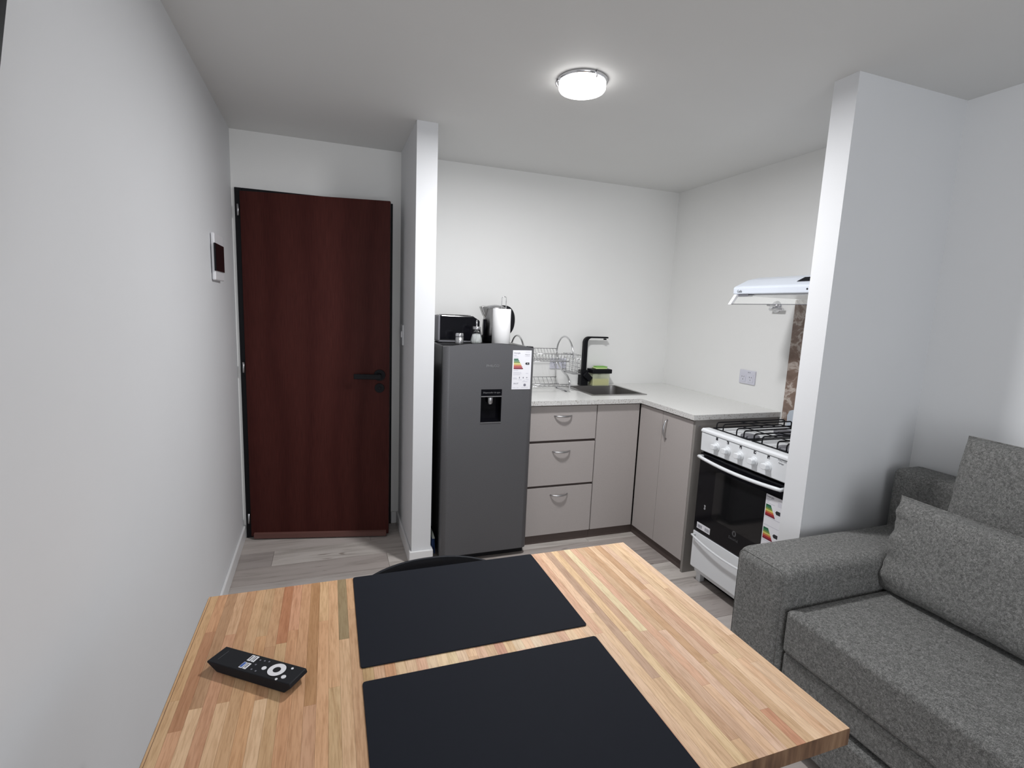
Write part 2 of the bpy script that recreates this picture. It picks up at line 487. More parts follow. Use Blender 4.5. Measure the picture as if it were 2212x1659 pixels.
obj('lock_cylinder', MB().cyl((hx, 0, .927), (0, -1, 0), .0275, .01).cyl((hx, -.01, .927), (0, -1, 0), .009, .004), M_BLACK, dr, local=True, bevel=.001)
for z in (1.86, 1.00, .10):
    obj('hinge', MB().cyl((-.010, .0, z), (0, 0, 1), .0055, .06, 12), M_STEEL, dr, local=True)

# ------------------------------------------------------------------ counters and cabinets
counter = empty('kitchen_worktop', (1.9, 2.9, .872), 'white speckled L-shaped stone worktop holding the small steel sink', 'worktop')
cpoly = [(1.082, 2.663), (1.8223, 2.663), (1.8223, 2.168), (XKR-.001, 2.168), (XKR-.001, YK-.001), (1.082, YK-.001)]
SX0, SX1, SY0, SY1 = 1.550, 1.955, 2.795, 3.195
cs = obj('worktop_slab', MB().prism(cpoly, .872, .90), [M_COUNTER, M_COUNTER_EDGE], counter)
apply_bool(cs, [MB().box(SX0+.022, SX1-.022, SY0+.022, SY1-.022, .8, .95)])
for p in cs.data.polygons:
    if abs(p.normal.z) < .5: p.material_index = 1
sink = empty('kitchen_sink', ((SX0+SX1)/2, (SY0+SY1)/2, .90), 'square brushed steel sink basin set into the white worktop', 'sink')
sk = MB()
X = (SX0, SX0+.022, SX1-.022, SX1); Y = (SY0, SY0+.022, SY1-.022, SY1)
for i in range(3):
    for j in range(3):
        if i == 1 and j == 1: continue
        sk.quad((X[i], Y[j], .9035), (X[i+1], Y[j], .9035), (X[i+1], Y[j+1], .9035), (X[i], Y[j+1], .9035))
sk.quad((X[0], Y[0], .9035), (X[3], Y[0], .9035), (X[3], Y[0], .8995), (X[0], Y[0], .8995))
sk.quad((X[0], Y[0], .9035), (X[0], Y[3], .9035), (X[0], Y[3], .8995), (X[0], Y[0], .8995))
sk.quad((X[3], Y[0], .9035), (X[3], Y[3], .9035), (X[3], Y[3], .8995), (X[3], Y[0], .8995))
sk.quad((X[0], Y[3], .9035), (X[3], Y[3], .9035), (X[3], Y[3], .8995), (X[0], Y[3], .8995))
obj('sink_rim', sk, M_SINK, sink)
def basin(u, v):
    a = u*2*math.pi
    def sq(hx, hy, p=6):
        c, s_ = math.cos(a), math.sin(a); k = (abs(c)**p+abs(s_)**p)**(-1/p); return c*k*hx, s_*k*hy
    hx, hy = (X[2]-X[1])/2, (Y[2]-Y[1])/2
    if v < .5: t = v/.5; x, y = sq(hx-.006*t, hy-.006*t, 14-6*t); z = .9035-.14*t
    else: t = (v-.5)/.5; x, y = sq((hx-.006)*(1-t*.999), (hy-.006)*(1-t*.999), 8); z = .7635-.018*min(1, t*5)
    return ((X[1]+X[2])/2+x, (Y[1]+Y[2])/2+y, z)
obj('sink_basin', MB().grid(basin, 48, 10, True), M_SINK, sink)
obj('sink_drain', MB().cyl((1.75, 3.0, .7455), (0, 0, 1), .035, .003), M_CHROME, sink)

def arch_handle(c, d, w=.115, out=.026):
    c = Vector(c); d = Vector(d); n = Vector((-1, 0, 0)) if abs(d.x) < .5 else Vector((0, -1, 0))
    pts = []
    for k in range(13):
        t = k/12; s_ = (t-.5)*2
        pts.append(c + d*(w/2*s_) + n*out*(1-s_**2)**.6)
    rr = [.0038+.0022*(1-abs((k/12-.5)*2)) for k in range(13)]
    return MB().tube(pts, rr, 10)

dcab = empty('drawer_cabinet', (1.315, 2.95, 0), 'taupe base cabinet with three stacked drawers next to the fridge', 'cabinet')
obj('cabinet_body', MB().box(1.095, 1.533, 2.709, 3.26, .06, .85), M_CABD, dcab)
obj('top_rail', MB().box(1.095, 1.533, 2.700, 2.72, .85, .871), M_CABD, dcab)
obj('toe_kick', MB().box(1.095, 1.533, 2.709, 2.725, 0, .06), M_CABD, dcab)
for k, (z0, z1, hz) in enumerate(((.654, .862, .803), (.376, .638, .585), (.062, .361, .314))):
    d = obj('drawer', MB().box(1.097, 1.530, 2.690, 2.708, z0, z1), M_CAB, dcab, bevel=.001)
    obj('drawer_handle', arch_handle((1.305, 2.690, hz), (1, 0, 0)), M_STEEL, d)
bcab = empty('blind_corner_cabinet', (1.69, 2.95, 0), 'taupe base cabinet with one plain handleless door in the corner', 'cabinet')
obj('cabinet_body', MB().box(1.5345, 1.85, 2.709, 2.78, .06, .85), M_CABD, bcab)
obj('top_rail', MB().box(1.5345, 1.82, 2.700, 2.72, .85, .871), M_CABD, bcab)
obj('toe_kick', MB().box(1.5345, 1.856, 2.709, 2.725, 0, .06), M_CABD, bcab)
obj('cabinet_door', MB().box(1.5365, 1.8345, 2.690, 2.708, .062, .862), M_CAB, bcab, bevel=.001)
rcab = empty('side_cabinet', (2.13, 2.43, 0), 'taupe base cabinet with two doors and one curved handle beside the stove', 'cabinet')
obj('cabinet_body', MB().box(1.858, 2.41, 2.19, 2.705, .06, .85), M_CABD, rcab)
obj('top_rail', MB().box(1.850, 1.868, 2.19, 2.70, .85, .871), M_CABD, rcab)
obj('toe_kick', MB().box(1.856, 1.872, 2.19, 2.708, 0, .06), M_CABD, rcab)
obj('cabinet_door', MB().box(1.840, 1.857, 2.458, 2.684, .062, .862), M_CAB, rcab, bevel=.001)
d = obj('cabinet_door', MB().box(1.840, 1.857, 2.190, 2.455, .062, .862), M_CAB, rcab, bevel=.001)
obj('door_handle', arch_handle((1.840, 2.410, .765), (0, 0, 1)), M_STEEL, d)
obj('side_panel', MB().box(1.840, 2.415, 2.171, 2.188, 0, .871), M_CABG, rcab, bevel=.001)
for x, z in ((1.865, .84), (2.32, .855), (2.38, .81)): obj('screw', MB().cyl((x, 2.171, z), (0, -1, 0), .003, .001, 10), M_INK, rcab)

# ------------------------------------------------------------------ refrigerator
FX0, FX1, FYF, FZ = .558, 1.069, 2.600, 1.2126
frg = empty('refrigerator', ((FX0+FX1)/2, 2.9, 0), 'graphite grey single-door refrigerator with a black water dispenser', 'refrigerator')
obj('cabinet_body', MB().box(FX0+.002, FX1-.002, 2.662, 3.22, .035, FZ), M_FRSIDE, frg, bevel=.006)
def arch_top(x): t = (x-(FX0+FX1)/2)/((FX1-FX0)/2); return FZ-.004+.026*(1-t*t)
outl = [(FX0, .045), (FX1, .045)]+[(FX1-(FX1-FX0)*k/16, arch_top(FX1-(FX1-FX0)*k/16)) for k in range(17)]
def bowed(bm):
    for v in bm.verts: pass
dmb = MB()
# door slab with softly rounded vertical edges (profile in XY, arched top)
prof = [(FX0+.004, 2.658), (FX0, 2.63), (FX0+.003, 2.615), (FX0+.012, 2.6045), (FX0+.03, 2.6), (FX1-.03, 2.6), (FX1-.012, 2.6045), (FX1-.003, 2.615), (FX1, 2.63), (FX1-.004, 2.658)]
xs = sorted(set([p[0] for p in prof]))
nseg = 24
def fx(k): return FX0+.03+(FX1-FX0-.06)*k/nseg
pr = prof[:4]+[(fx(k), 2.6) for k in range(nseg+1)]+prof[6:]
A = [dmb.bm.verts.new((x, y, .045)) for x, y in pr]; B = [dmb.bm.verts.new((x, y, arch_top(x))) for x, y in pr]
dmb._f(A[::-1]); dmb._f(B)
for i in range(len(pr)):
    j = (i+1) % len(pr); dmb._f([A[i], A[j], B[j], B[i]])
door = obj('refrigerator_door', dmb, M_FRIDGE, frg)
QX0, QX1, QZ0, QZ1 = .765, .883, .800, .984
apply_bool(door, [MB().box(QX0, QX1, 2.55, 2.652, QZ0, QZ1)])
for p in door.data.polygons:
    n = p.normal
    if abs(n.z) < .2 and (p.center.x+frg.location.x < FX0+.031 or p.center.x+frg.location.x > FX1-.031): p.use_smooth = True
bv = door.modifiers.new('bevel', 'BEVEL'); bv.width = .003; bv.segments = 2; bv.limit_method = 'ANGLE'; bv.angle_limit = R(50)
dsp = MB()
dsp.box(QX0+.0005, QX1-.0005, 2.645, 2.651, QZ0+.0005, QZ1-.001)
dsp.box(QX0+.0005, QX0+.004, 2.6015, 2.645, QZ0+.0005, QZ1-.001); dsp.box(QX1-.004, QX1-.0005, 2.6015, 2.645, QZ0+.0005, QZ1-.001)
dsp.box(QX0+.004, QX1-.004, 2.6015, 2.645, QZ0+.0005, QZ0+.006)
dp = obj('water_dispenser', dsp, M_GLOSSK, frg)
obj('dispenser_panel', MB().box(QX0+.0005, QX1-.0005, 2.597, 2.645, .949, QZ1-.001), M_GLOSSK, dp, bevel=.001)
obj('dispenser_trim', MB().box(QX0+.001, QX1-.001, 2.5965, 2.603, .9425, .9475), M_STEEL, dp)
obj('dispenser_sill', MB().box(QX0, QX1, 2.5965, 2.603, QZ0-.002, QZ0+.002), M_STEEL, dp)
obj('water_nozzle', MB().cyl((.824, 2.622, .905), (0, 0, 1), .017, .033, 20).cyl((.824, 2.622, .899), (0, 0, 1), .014, .006, 20), M_STEEL, dp, bevel=.002)
text('Dispensador de agua', 'dispenser_lettering', M_STEEL, dp, (.824, 2.5966, .9665), RX_FRONT, .0115, .0004)
text('PHILCO', 'badge', M_STEEL, frg, (.826, 2.5995, 1.111), RX_FRONT, .020, .0008, sx=1.05)
obj('hinge_cover', MB().box(1.045, FX1+.003, 2.635, 2.68, FZ-.010, FZ+.004), M_FRSIDE, frg, bevel=.003)
obj('levelling_foot', MB().cyl((.60, 2.70, 0), (0, 0, 1), .018, .036), M_BLACK, frg)
obj('levelling_foot', MB().cyl((1.03, 2.70, 0), (0, 0, 1), .018, .036), M_BLACK, frg)
obj('levelling_foot', MB().cyl((.60, 3.15, 0), (0, 0, 1), .018, .036), M_BLACK, frg)
obj('levelling_foot', MB().cyl((1.03, 3.15, 0), (0, 0, 1), .018, .036), M_BLACK, frg)
obj('kick_plate', MB().box(FX0+.01, FX1-.01, 2.635, 2.65, .006, .043), M_BLACK, frg)
# energy label
def bars_mat(name, c): return plain(name, srgb(*c), .5)
BARC = [(25, 95, 65), (60, 125, 85), (125, 150, 70), (215, 205, 110), (205, 120, 70), (175, 40, 50), (120, 20, 45)]
BARM = [bars_mat('label_bar_%d' % i, c) for i, c in enumerate(BARC)]
lab = obj('energy_label', MB().box(.9375, 1.0475, 2.5988, 2.5998, .982, 1.198), M_PAPER, frg)
yl = 2.5986
for k in range(7):
    z = 1.152-k*.0085; L_ = .024+.0048*k
    obj('rating_bar', MB().prism([(.945, z), (.945+L_, z), (.945+L_+.003, z-.0033), (.945+L_, z-.0066), (.945, z-.0066)], yl-.0004, yl, 'y'), BARM[k], lab)
obj('rating_arrow', MB().prism([(1.012, 1.125), (1.016, 1.131), (1.036, 1.131), (1.036, 1.119), (1.016, 1.119)], yl-.0004, yl, 'y'), M_KINK, lab)
text('A', 'label_lettering', M_PAPER, lab, (1.026, yl-.0006, 1.125), RX_FRONT, .011, .0002)
text('Energía', 'label_lettering', M_INK, lab, (.963, yl, 1.183), RX_FRONT, .012, .0003)
text('PHILCO', 'label_lettering', M_INK, lab, (1.023, yl, 1.174), RX_FRONT, .008, .0003)
text('SN-ST', 'label_lettering', M_INK, lab, (.962, yl, 1.014), RX_FRONT, .011, .0003)
tl = MB()
def tline(x0, x1, z, h=.0014): tl.box(x0, x1, yl-.0003, yl, z, z+h)
for x0, x1, z in ((1.012, 1.037, 1.188), (.944, .962, 1.171), (.944, .957, 1.167), (1.010, 1.037, 1.165), (.944, .97, 1.160), (.944, .972, 1.086), (.944, .99, 1.076), (.944, .992, 1.069), (.944, .985, 1.062), (1.018, 1.032, 1.070), (.944, .965, 1.045), (.944, .968, 1.040), (.975, .995, 1.034), (1.005, 1.015, 1.031), (1.02, 1.036, 1.034), (1.0, 1.03, 1.024), (.944, .96, .990), (.967, .978, .990), (.995, 1.034, .992)): tline(x0, x1, z)
obj('label_text_lines', tl, M_PALEINK, lab, kind='stuff')
ic = MB().box(.9795, .9835, yl-.0004, yl, 1.042, 1.052); ic.box(1.001, 1.006, yl-.0004, yl, 1.043, 1.051); ic.prism([(1.02, 1.047), (1.027, 1.051), (1.027, 1.043)], yl-.0004, yl, 'y')
obj('label_icons', ic, M_INK, lab)
obj('label_seal', MB().cyl((1.014, yl, 1.006), (0, -1, 0), .0075, .0004, 20), M_INK, lab)

# ------------------------------------------------------------------ things on top of the fridge
TOP = FZ
t = empty('toaster', (.70, 2.94, TOP), 'glossy black toaster at the left end of the fridge top', 'toaster')
tp = [(.586, TOP+.012), (.826, TOP+.012), (.828, TOP+.13), (.786, TOP+.156), (.60, TOP+.158), (.586, TOP+.15)]
obj('toaster_body', MB().prism(tp, 2.885, 3.03, 'y'), M_GLOSSK, t, bevel=.006)
obj('end_cap', MB().prism([(.580, TOP+.012), (.592, TOP+.012), (.592, TOP+.155), (.584, TOP+.155), (.580, TOP+.145)], 2.882, 3.033, 'y'), M_GREY, t, bevel=.003)
obj('toaster_base', MB().box(.584, .824, 2.888, 3.027, TOP+.004, TOP+.013), M_GREY, t, bevel=.002)
sl = MB().box(.61, .78, 2.915, 2.94, TOP+.1575, TOP+.1595); sl.box(.61, .78, 2.975, 3.0, TOP+.1575, TOP+.1595)
obj('bread_slot', sl, M_DARK, t)
for x in (.60, .81): obj('toaster_foot', MB().cyl((x, 2.90, TOP), (0, 0, 1), .008, .006), M_BLACK, t)
for x in (.60, .81): obj('toaster_foot', MB().cyl((x, 3.01, TOP), (0, 0, 1), .008, .006), M_BLACK, t)

s_ = empty('salt_shaker', (.678, 2.765, TOP), 'small steel shaker jar in front of the black toaster', 'shaker')
obj('jar_body', MB().lathe((.678, 2.765, TOP), [(0, 0), (.0215, 0), (.023, .004), (.023, .042), (0, .042)]), M_STEEL, s_)
obj('jar_lid', MB().lathe((.678, 2.765, TOP), [(0, .043), (.0235, .043), (.0235, .049), (.0225, .050), (.0235, .052), (.0235, .058), (.021, .063), (0, .063)]), M_CHROME, s_)

sg = empty('sugar_dispenser', (.778, 2.775, TOP), 'fluted glass sugar dispenser with steel pouring tube, between shaker and kettle', 'dispenser')
flute = lambda a, z: 1+.035*math.cos(14*a)
obj('glass_jar', MB().lathe((.778, 2.775, TOP), [(0, .0005), (.030, .0005), (.0335, .006), (.0335, .02), (.031, .035), (.024, .06), (.021, .085), (.0205, .085), (.0225, .06), (.029, .035), (.0315, .02), (.031, .006), (0, .004)], 56, flute), M_GLASS, sg)
obj('sugar', MB().lathe((.778, 2.775, TOP), [(0, .0045), (.0295, .0045), (.0312, .02), (.0285, .035), (.0225, .058), (0, .062)], 56, flute), M_SUGAR, sg)
obj('steel_lid', MB().lathe((.778, 2.775, TOP), [(0, .083), (.0225, .083), (.0235, .086), (.0235, .097), (.0215, .101), (0, .101)]), M_STEEL, sg)
obj('pouring_tube', MB().cyl((.778, 2.775, TOP+.100), (0, 0, 1), .0045, .032, 14).cyl((.778, 2.775, TOP+.132), (0, 0, 1), .0045, .006, 14, r2=.002), M_CHROME, sg)

M_KST = plain('kettle_steel', (.36, .355, .35), .24, 1.0)
KX, KY = .952, 2.985
k = empty('electric_kettle', (KX, KY, TOP), 'brushed steel electric kettle with black handle behind the paper roll', 'kettle')
obj('kettle_body', MB().lathe((KX, KY, TOP), [(0, .040), (.080, .040), (.081, .045), (.078, .10), (.071, .16), (.066, .20), (.063, .207), (0, .207)], 40), M_KST, k)
obj('kettle_base', MB().lathe((KX, KY, TOP), [(0, 0), (.082, 0), (.084, .008), (.084, .036), (.079, .041), (0, .041)], 40), M_BLACK, k)
obj('kettle_lid', MB().lathe((KX, KY, TOP), [(.063, .207), (.060, .214), (.045, .222), (.02, .227), (0, .228)], 40), M_STEEL, k)
obj('spout', MB().prism([(-.060, .140), (-.078, .165), (-.098, .213), (-.085, .218), (-.03, .218), (-.05, .140)], -.024, .024, 'y').xf(Matrix.Translation((KX, KY, TOP))), M_KST, k, bevel=.007, seg=3)
obj('water_window', MB().box(KX-.0825, KX-.068, KY-.035, KY-.012, TOP+.045, TOP+.14).xf(Matrix.Identity(4)), M_GLOSSK, k, bevel=.003)
hp = smooth_path([(KX+.035, KY, TOP+.218), (KX+.080, KY, TOP+.208), (KX+.104, KY, TOP+.175), (KX+.110, KY, TOP+.125), (KX+.102, KY, TOP+.080), (KX+.078, KY, TOP+.048)], 5)
obj('kettle_handle', MB().tube(hp, [.008+.010*math.sin(math.pi*min(1, i/(len(hp)-1)*.95+.05)) for i in range(len(hp))], 12), M_BLACK, k)

PX, PY = .927, 2.785
ph = empty('paper_roll_holder', (PX, PY, TOP), 'wire kitchen roll holder with a tall loop, on the fridge', 'holder')
obj('holder_base', MB().lathe((PX, PY, TOP), [(0, 0), (.045, 0), (.046, .003), (.045, .006), (0, .006)], 32), M_WIRE, ph)
lp = round_path([(PX+.002, PY+.012, TOP+.006), (PX+.002, PY+.012, TOP+.275), (PX+.028, PY+.012, TOP+.275), (PX+.028, PY+.012, TOP+.2045)], .0125, 6)
obj('wire_loop', MB().tube(lp, .0021, 8), M_WIRE, ph)
pr_ = obj('paper_towel_roll', MB().lathe((PX, PY, TOP+.0065), [(.0185, 0), (.051, 0), (.0525, .002), (.0525, .197), (.051, .199), (.0185, .199), (.0185, 0)], 40), M_TISSUE, origin=(PX, PY, TOP+.0065))
setp(pr_, 'white paper towel roll standing on the fridge in front of the kettle', 'paper roll')

# ------------------------------------------------------------------ dish rack
DRX0, DRX1 = 1.12, 1.452
rk = empty('dish_rack', (1.29, 3.02, .90), 'two-tier chrome wire dish rack with looped ends on the worktop', 'dish rack')
Sprof = [(2.893, 1.125), (2.899, 1.16), (2.925, 1.205), (2.975, 1.243), (3.03, 1.256), (3.085, 1.243), (3.13, 1.205), (3.145, 1.165), (3.140, 1.11), (3.11, 1.065), (3.05, 1.030), (2.98, 1.008), (2.935, .978), (2.922, .945), (2.935, .918), (2.98, .9065), (3.06, .9065), (3.12, .9065)]
for x in (DRX0, DRX1):
    obj('end_frame', MB().tube(smooth_path([(x, a, b) for a, b in Sprof], 5), .0055, 10), M_WIRE, rk)
rails = MB()
def rod(a, b, r=.0022, mb=None): (mb or rails).tube([a, b], r, 6)
ub = MB()
for y, z in ((3.142, 1.168), (2.899, 1.152), (3.10, 1.10), (2.95, 1.10)): rod((DRX0, y, z), (DRX1, y, z), .0025, ub)
n = 15
for i in range(n):
    x = DRX0+.012+(DRX1-DRX0-.024)*i/(n-1)
    ub.tube([(x, 3.142, 1.168), (x+.008, 3.10, 1.10), (x+.008, 2.95, 1.10), (x, 2.899, 1.152)], .0015, 5)
    ub.tube([(x+.008, 3.02, 1.10), (x+.012, 3.02, 1.148)], .0015, 5)
obj('upper_basket', ub, M_WIRE, rk)
lb = MB()
for y, z in ((3.135, .975), (2.924, .955), (3.09, .935), (2.97, .935)): rod((DRX0, y, z), (DRX1, y, z), .0026, lb)
for i in range(11):
    x = DRX0+.012+(DRX1-DRX0-.024)*i/10
    lb.tube([(x, 3.135, .975), (x, 3.09, .935), (x, 2.97, .935), (x, 2.924, .955)], .0016, 5)
obj('lower_basket', lb, M_WIRE, rk)
cb = MB()
for z in (1.145, 1.118, 1.092, 1.066, 1.040): cb.tube([(1.460, 2.905, z), (1.510, 2.905, z), (1.510, 3.06, z), (1.460, 3.06, z)], .0013, 5, True)
for x, y in ((1.46, 2.905), (1.485, 2.905), (1.51, 2.905), (1.51, 2.94), (1.51, 2.975), (1.51, 3.02), (1.51, 3.06), (1.485, 3.06), (1.46, 3.06)): rod((x, y, 1.148), (x, y, 1.028), .0014, cb)
obj('cutlery_basket', cb, M_WIRE, rk)
obj('cutlery_tray', MB().box(1.458, 1.514, 2.90, 3.064, 1.022, 1.028), M_STEEL, rk, bevel=.001)
for x in (DRX0+.004, DRX1-.004): obj('rear_post', MB().tube([(x, 3.14, 1.12), (x, 3.14, .9025)], .0025, 8), M_WIRE, rk)
for x in (DRX0, DRX1):
    obj('rubber_foot', MB().cyl((x, 2.975, .9002), (0, 0, 1), .008, .008, 14), M_GREY, rk)
    obj('rubber_foot', MB().cyl((x, 3.115, .9002), (0, 0, 1), .008, .008, 14), M_GREY, rk)

# ------------------------------------------------------------------ faucet, soap dispenser
fx_, fy_ = 1.702, 3.222
f = empty('kitchen_faucet', (fx_, fy_, .90), 'matte black square kitchen faucet behind the sink', 'faucet')
obj('faucet_base', MB().box(fx_-.028, fx_+.028, fy_-.026, fy_+.026, .9005, 1.012), M_BLACK, f, bevel=.003)
W_ = .030
oc = [(fx_-.014, 1.01), (fx_-.014, 1.205)]+[(fx_-.014+.045*(1-math.cos(a)), 1.205+.045*math.sin(a)) for a in [k*math.pi/16 for k in range(1, 9)]]
top_z = 1.250
oc += [(fx_+.178, top_z), (fx_+.178, top_z-.011)]
inn = [(fx_+.046, top_z-.011)]+[(fx_+.046-.030*math.sin(a), top_z-.011-.030*(1-math.cos(a))) for a in [k*math.pi/16 for k in range(1, 9)]]+[(fx_+.016, 1.01)]
obj('faucet_spout', MB().prism(oc+inn, fy_-.014, fy_+.014, 'y'), M_BLACK, f, bevel=.0015)
obj('aerator', MB().cyl((fx_+.158, fy_, top_z-.022), (0, 0, 1), .011, .009, 18), M_BLACK, f)
rot = Matrix.Rotation(R(42), 3, 'Y')
obj('faucet_lever', MB().box(fx_-.018, fx_+.050, fy_-.048, fy_-.026, .948, .988, rot=rot), M_BLACK, f, bevel=.003)
q = empty('soap_dispenser', (1.80, 3.20, .90), 'clear box of yellow dish soap with a black pump tray', 'soap dispenser')
obj('soap_box', MB().box(1.752, 1.888, 3.165, 3.235, .9005, .992), M_SOAPJAR, q, bevel=.006)
obj('liquid_soap', MB().box(1.757, 1.883, 3.17, 3.23, .905, .952), M_SOAP, q, bevel=.004)
obj('pump_tray', MB().box(1.742, 1.898, 3.155, 3.245, .992, 1.022), M_BLACK, q, bevel=.004)
obj('pump_stem', MB().cyl((1.82, 3.2, .955), (0, 0, 1), .010, .037), M_GREY, q)
spg = empty('dish_sponge', (1.822, 3.20, 1.022), 'green and yellow sponge on the black soap dispenser tray', 'sponge')
obj('sponge_foam', MB().box(1.772, 1.866, 3.168, 3.23, 1.0225, 1.034), M_SPONGE, spg, bevel=.005)
obj('scourer', MB().box(1.782, 1.868, 3.170, 3.228, 1.034, 1.041), M_SPONGED, spg, bevel=.003)

# ------------------------------------------------------------------ wall sockets, switch, breaker box
def holes(mb, pts):
    for fn in pts: fn(mb)
so = empty('wall_socket', (1.52, YK, 1.05), 'white double wall socket behind the dish rack', 'socket')
obj('socket_plate', MB().box(1.459, 1.583, YK-.009, YK-.0005, 1.014, 1.089), M_SOCKET, so, bevel=.003)
for x in (1.49, 1.551):
    g_ = obj('socket_outlet', MB().box(x-.019, x+.019, YK-.011, YK-.009, 1.028, 1.075), M_SOCKET, so, bevel=.0015)
    mb = MB()
    for a, b in ((-.007, 1.058), (.007, 1.058), (0, 1.042)): mb.box(x+a-.0013, x+a+.0013, YK-.0114, YK-.0108, b-.004, b+.004)
    obj('pin_holes', mb, M_DARK, g_)
so = empty('wall_socket', (XKR, 2.436, 1.064), 'white double wall socket above the worktop, left of the stove', 'socket')
obj('socket_plate', MB().box(XKR-.009, XKR-.0005, 2.374, 2.499, 1.022, 1.107), M_SOCKET, so, bevel=.003)
for y in (2.466, 2.407):
    g_ = obj('socket_outlet', MB().box(XKR-.011, XKR-.009, y-.021, y+.021, 1.035, 1.082), M_SOCKET, so, bevel=.0015)
    mb = MB()
    for a, b, tt in ((-.008, 1.066, 18), (.008, 1.066, -18), (0, 1.049, 0)):
        mb.box(XKR-.0114, XKR-.0108, y+a-.0013, y+a+.0013, b-.004, b+.004, rot=Matrix.Rotation(R(tt), 3, 'X'))
    obj('pin_holes', mb, M_KINK, g_)
obj('indicator_marks', MB().box(XKR-.0094, XKR-.0088, 2.424, 2.430, 1.092, 1.097).box(XKR-.0094, XKR-.0088, 2.412, 2.418, 1.092, 1.097), M_INK, so)
sw = empty('light_switch', (.4106, 3.09, 1.24), 'white light switch on the side wall right of the door', 'light switch')
obj('switch_plate', MB().box(.4035, .4103, 3.05, 3.13, 1.18, 1.30), M_WALL, sw, bevel=.002)
obj('switch_rocker', MB().box(.3985, .4035, 3.075, 3.105, 1.225, 1.262), M_WHITE, sw, bevel=.001)
br = empty('breaker_box', (xl(2.56), 2.56, 1.6), 'small white electrical breaker box with a black window on the left wall', 'breaker box')
xw = xl(2.56)
obj('box_housing', MB().box(xw+.0015, xw+.017, 2.595, 2.790, 1.492, 1.697), M_WHITE, br, bevel=.006, seg=3)
obj('box_window', MB().box(xw+.014, xw+.022, 2.585, 2.775, 1.532, 1.652), M_GLOSSK, br, bevel=.002)

# ------------------------------------------------------------------ ceiling lamp
LX, LY = LAMP[0], LAMP[1]
lm = empty('ceiling_lamp', (LX, LY, ZT), 'round white ceiling lamp, lit, with chrome clips', 'ceiling lamp')
obj('lamp_base', MB().lathe((LX, LY, ZT), [(0, -.001), (.096, -.001), (.097, -.003), (.097, -.011), (.092, -.013), (0, -.013)], 48), M_CHROME, lm)
obj('lamp_diffuser', MB().lathe((LX, LY, ZT), [(.091, -.013), (.091, -.034), (.087, -.0405), (.078, -.042), (0, -.0425)], 48), M_LAMP, lm)
for a in (160, 35, 275):
    c, s2 = math.cos(R(a)), math.sin(R(a))
    obj('lamp_clip', MB().tube([(LX+c*.098, LY+s2*.098, ZT-.002), (LX+c*.104, LY+s2*.104, ZT-.012), (LX+c*.098, LY+s2*.098, ZT-.027)], .003, 8), M_CHROME, lm)

# ------------------------------------------------------------------ range hood, gas valve, marble tile panel
h = empty('range_hood', (2.18, 1.83, 1.54), 'white slim range hood with a glass visor above the stove', 'range hood')
HY0, HY1 = 1.56, 2.116
obj('hood_body', MB().prism([(1.948, 1.541), (1.946, 1.572), (1.956, 1.580), (2.035, 1.617), (2.10, 1.632), (XKR-.001, 1.640), (XKR-.001, 1.541)], HY0, HY1, 'y'), M_HOOD, h, bevel=.005, seg=3)
GN = Vector((-.037, 0, .079)).normalized(); GD = Vector((.079, 0, .037)).normalized()
def gp(t_, y, h=0): p = Vector((1.956, y, 1.580)) + GD*t_ + GN*h; return tuple(p)
gm = MB(); gm.prism([(.032, 0), (.082, 0), (.082, .0012), (.032, .0012)], 1.562, 1.774, 'y')
gm.xf(Matrix(((GD.x, 0, GN.x, 1.956), (0, 1, 0, 0), (GD.z, 0, GN.z, 1.580), (0, 0, 0, 1))))
vg = obj('vent_grille', gm, M_GREY, h)
sm = MB()
for i in range(7): sm.tube([gp(.036+i*.007, 1.565, .0025), gp(.036+i*.007, 1.771, .0025)], .0018, 5)
obj('grille_slats', sm, M_BLACKM, vg, kind='stuff')
obj('filter_underside', MB().box(1.975, 2.40, HY0+.02, HY1-.02, 1.534, 1.541), M_STEEL, h)
obj('control_strip', MB().box(1.953, 1.985, 2.02, 2.105, 1.529, 1.541), M_GREY, h, bevel=.003)
obj('indicator_dot', MB().cyl((1.9475, 1.682, 1.558), (-1, 0, 0), .0045, .0012, 14), M_KINK, h)
text('Gafa', 'hood_lettering', M_KINK, h, (1.9468, 2.072, 1.5545), RX_LEFT, .018, .0005)
vp = [(1.958, HY1-.030, 1.536), (1.958, HY0+.01, 1.536), (1.918, HY0+.01, 1.490), (1.918, HY1-.030, 1.490)]
vm = MB(); vm.quad(*vp); vm.quad(*[(x+.002, y, z-.002) for x, y, z in vp][::-1])
vs = obj('visor', vm, M_VISOR, h)
obj('visor_edge', MB().tube([(1.918, HY0+.01, 1.490), (1.918, HY1-.03, 1.490)], .0016, 6), M_GREY, vs)
obj('visor_bracket', MB().prism([(1.962, 1.540), (1.944, 1.540), (1.908, 1.487), (1.926, 1.487)], HY1-.032, HY1-.012, 'y'), M_WHITE, h, bevel=.002)
v = empty('gas_valve', (XKR, 2.282, 1.494), 'chrome gas shut-off valve on a round plate under the range hood', 'valve')
obj('escutcheon', MB().lathe((0, 0, 0), [(0, .010), (.018, .010), (.034, .003), (.035, 0), (0, 0)], 32).xf(Matrix.Translation((XKR-.0005, 2.282, 1.494)) @ Matrix.Rotation(R(-90), 4, 'Y')), M_CHROME, v)
obj('valve_body', MB().cyl((XKR-.008, 2.282, 1.494), (-1, 0, 0), .013, .035, 18).cyl((XKR-.03, 2.30, 1.480), (0, -1, 0), .009, .09, 14), M_CHROME, v, bevel=.001)
obj('valve_lever', MB().cyl((XKR-.046, 2.305, 1.502), (0, -1, 0), .0055, .085, 12), M_CHROME, v)
tp_ = obj('tile_panel', MB().box(XKR-.010, XKR-.0005, 1.545, 2.150, .86, 1.533), M_MARBLE, origin=(XKR-.005, 1.85, .86))
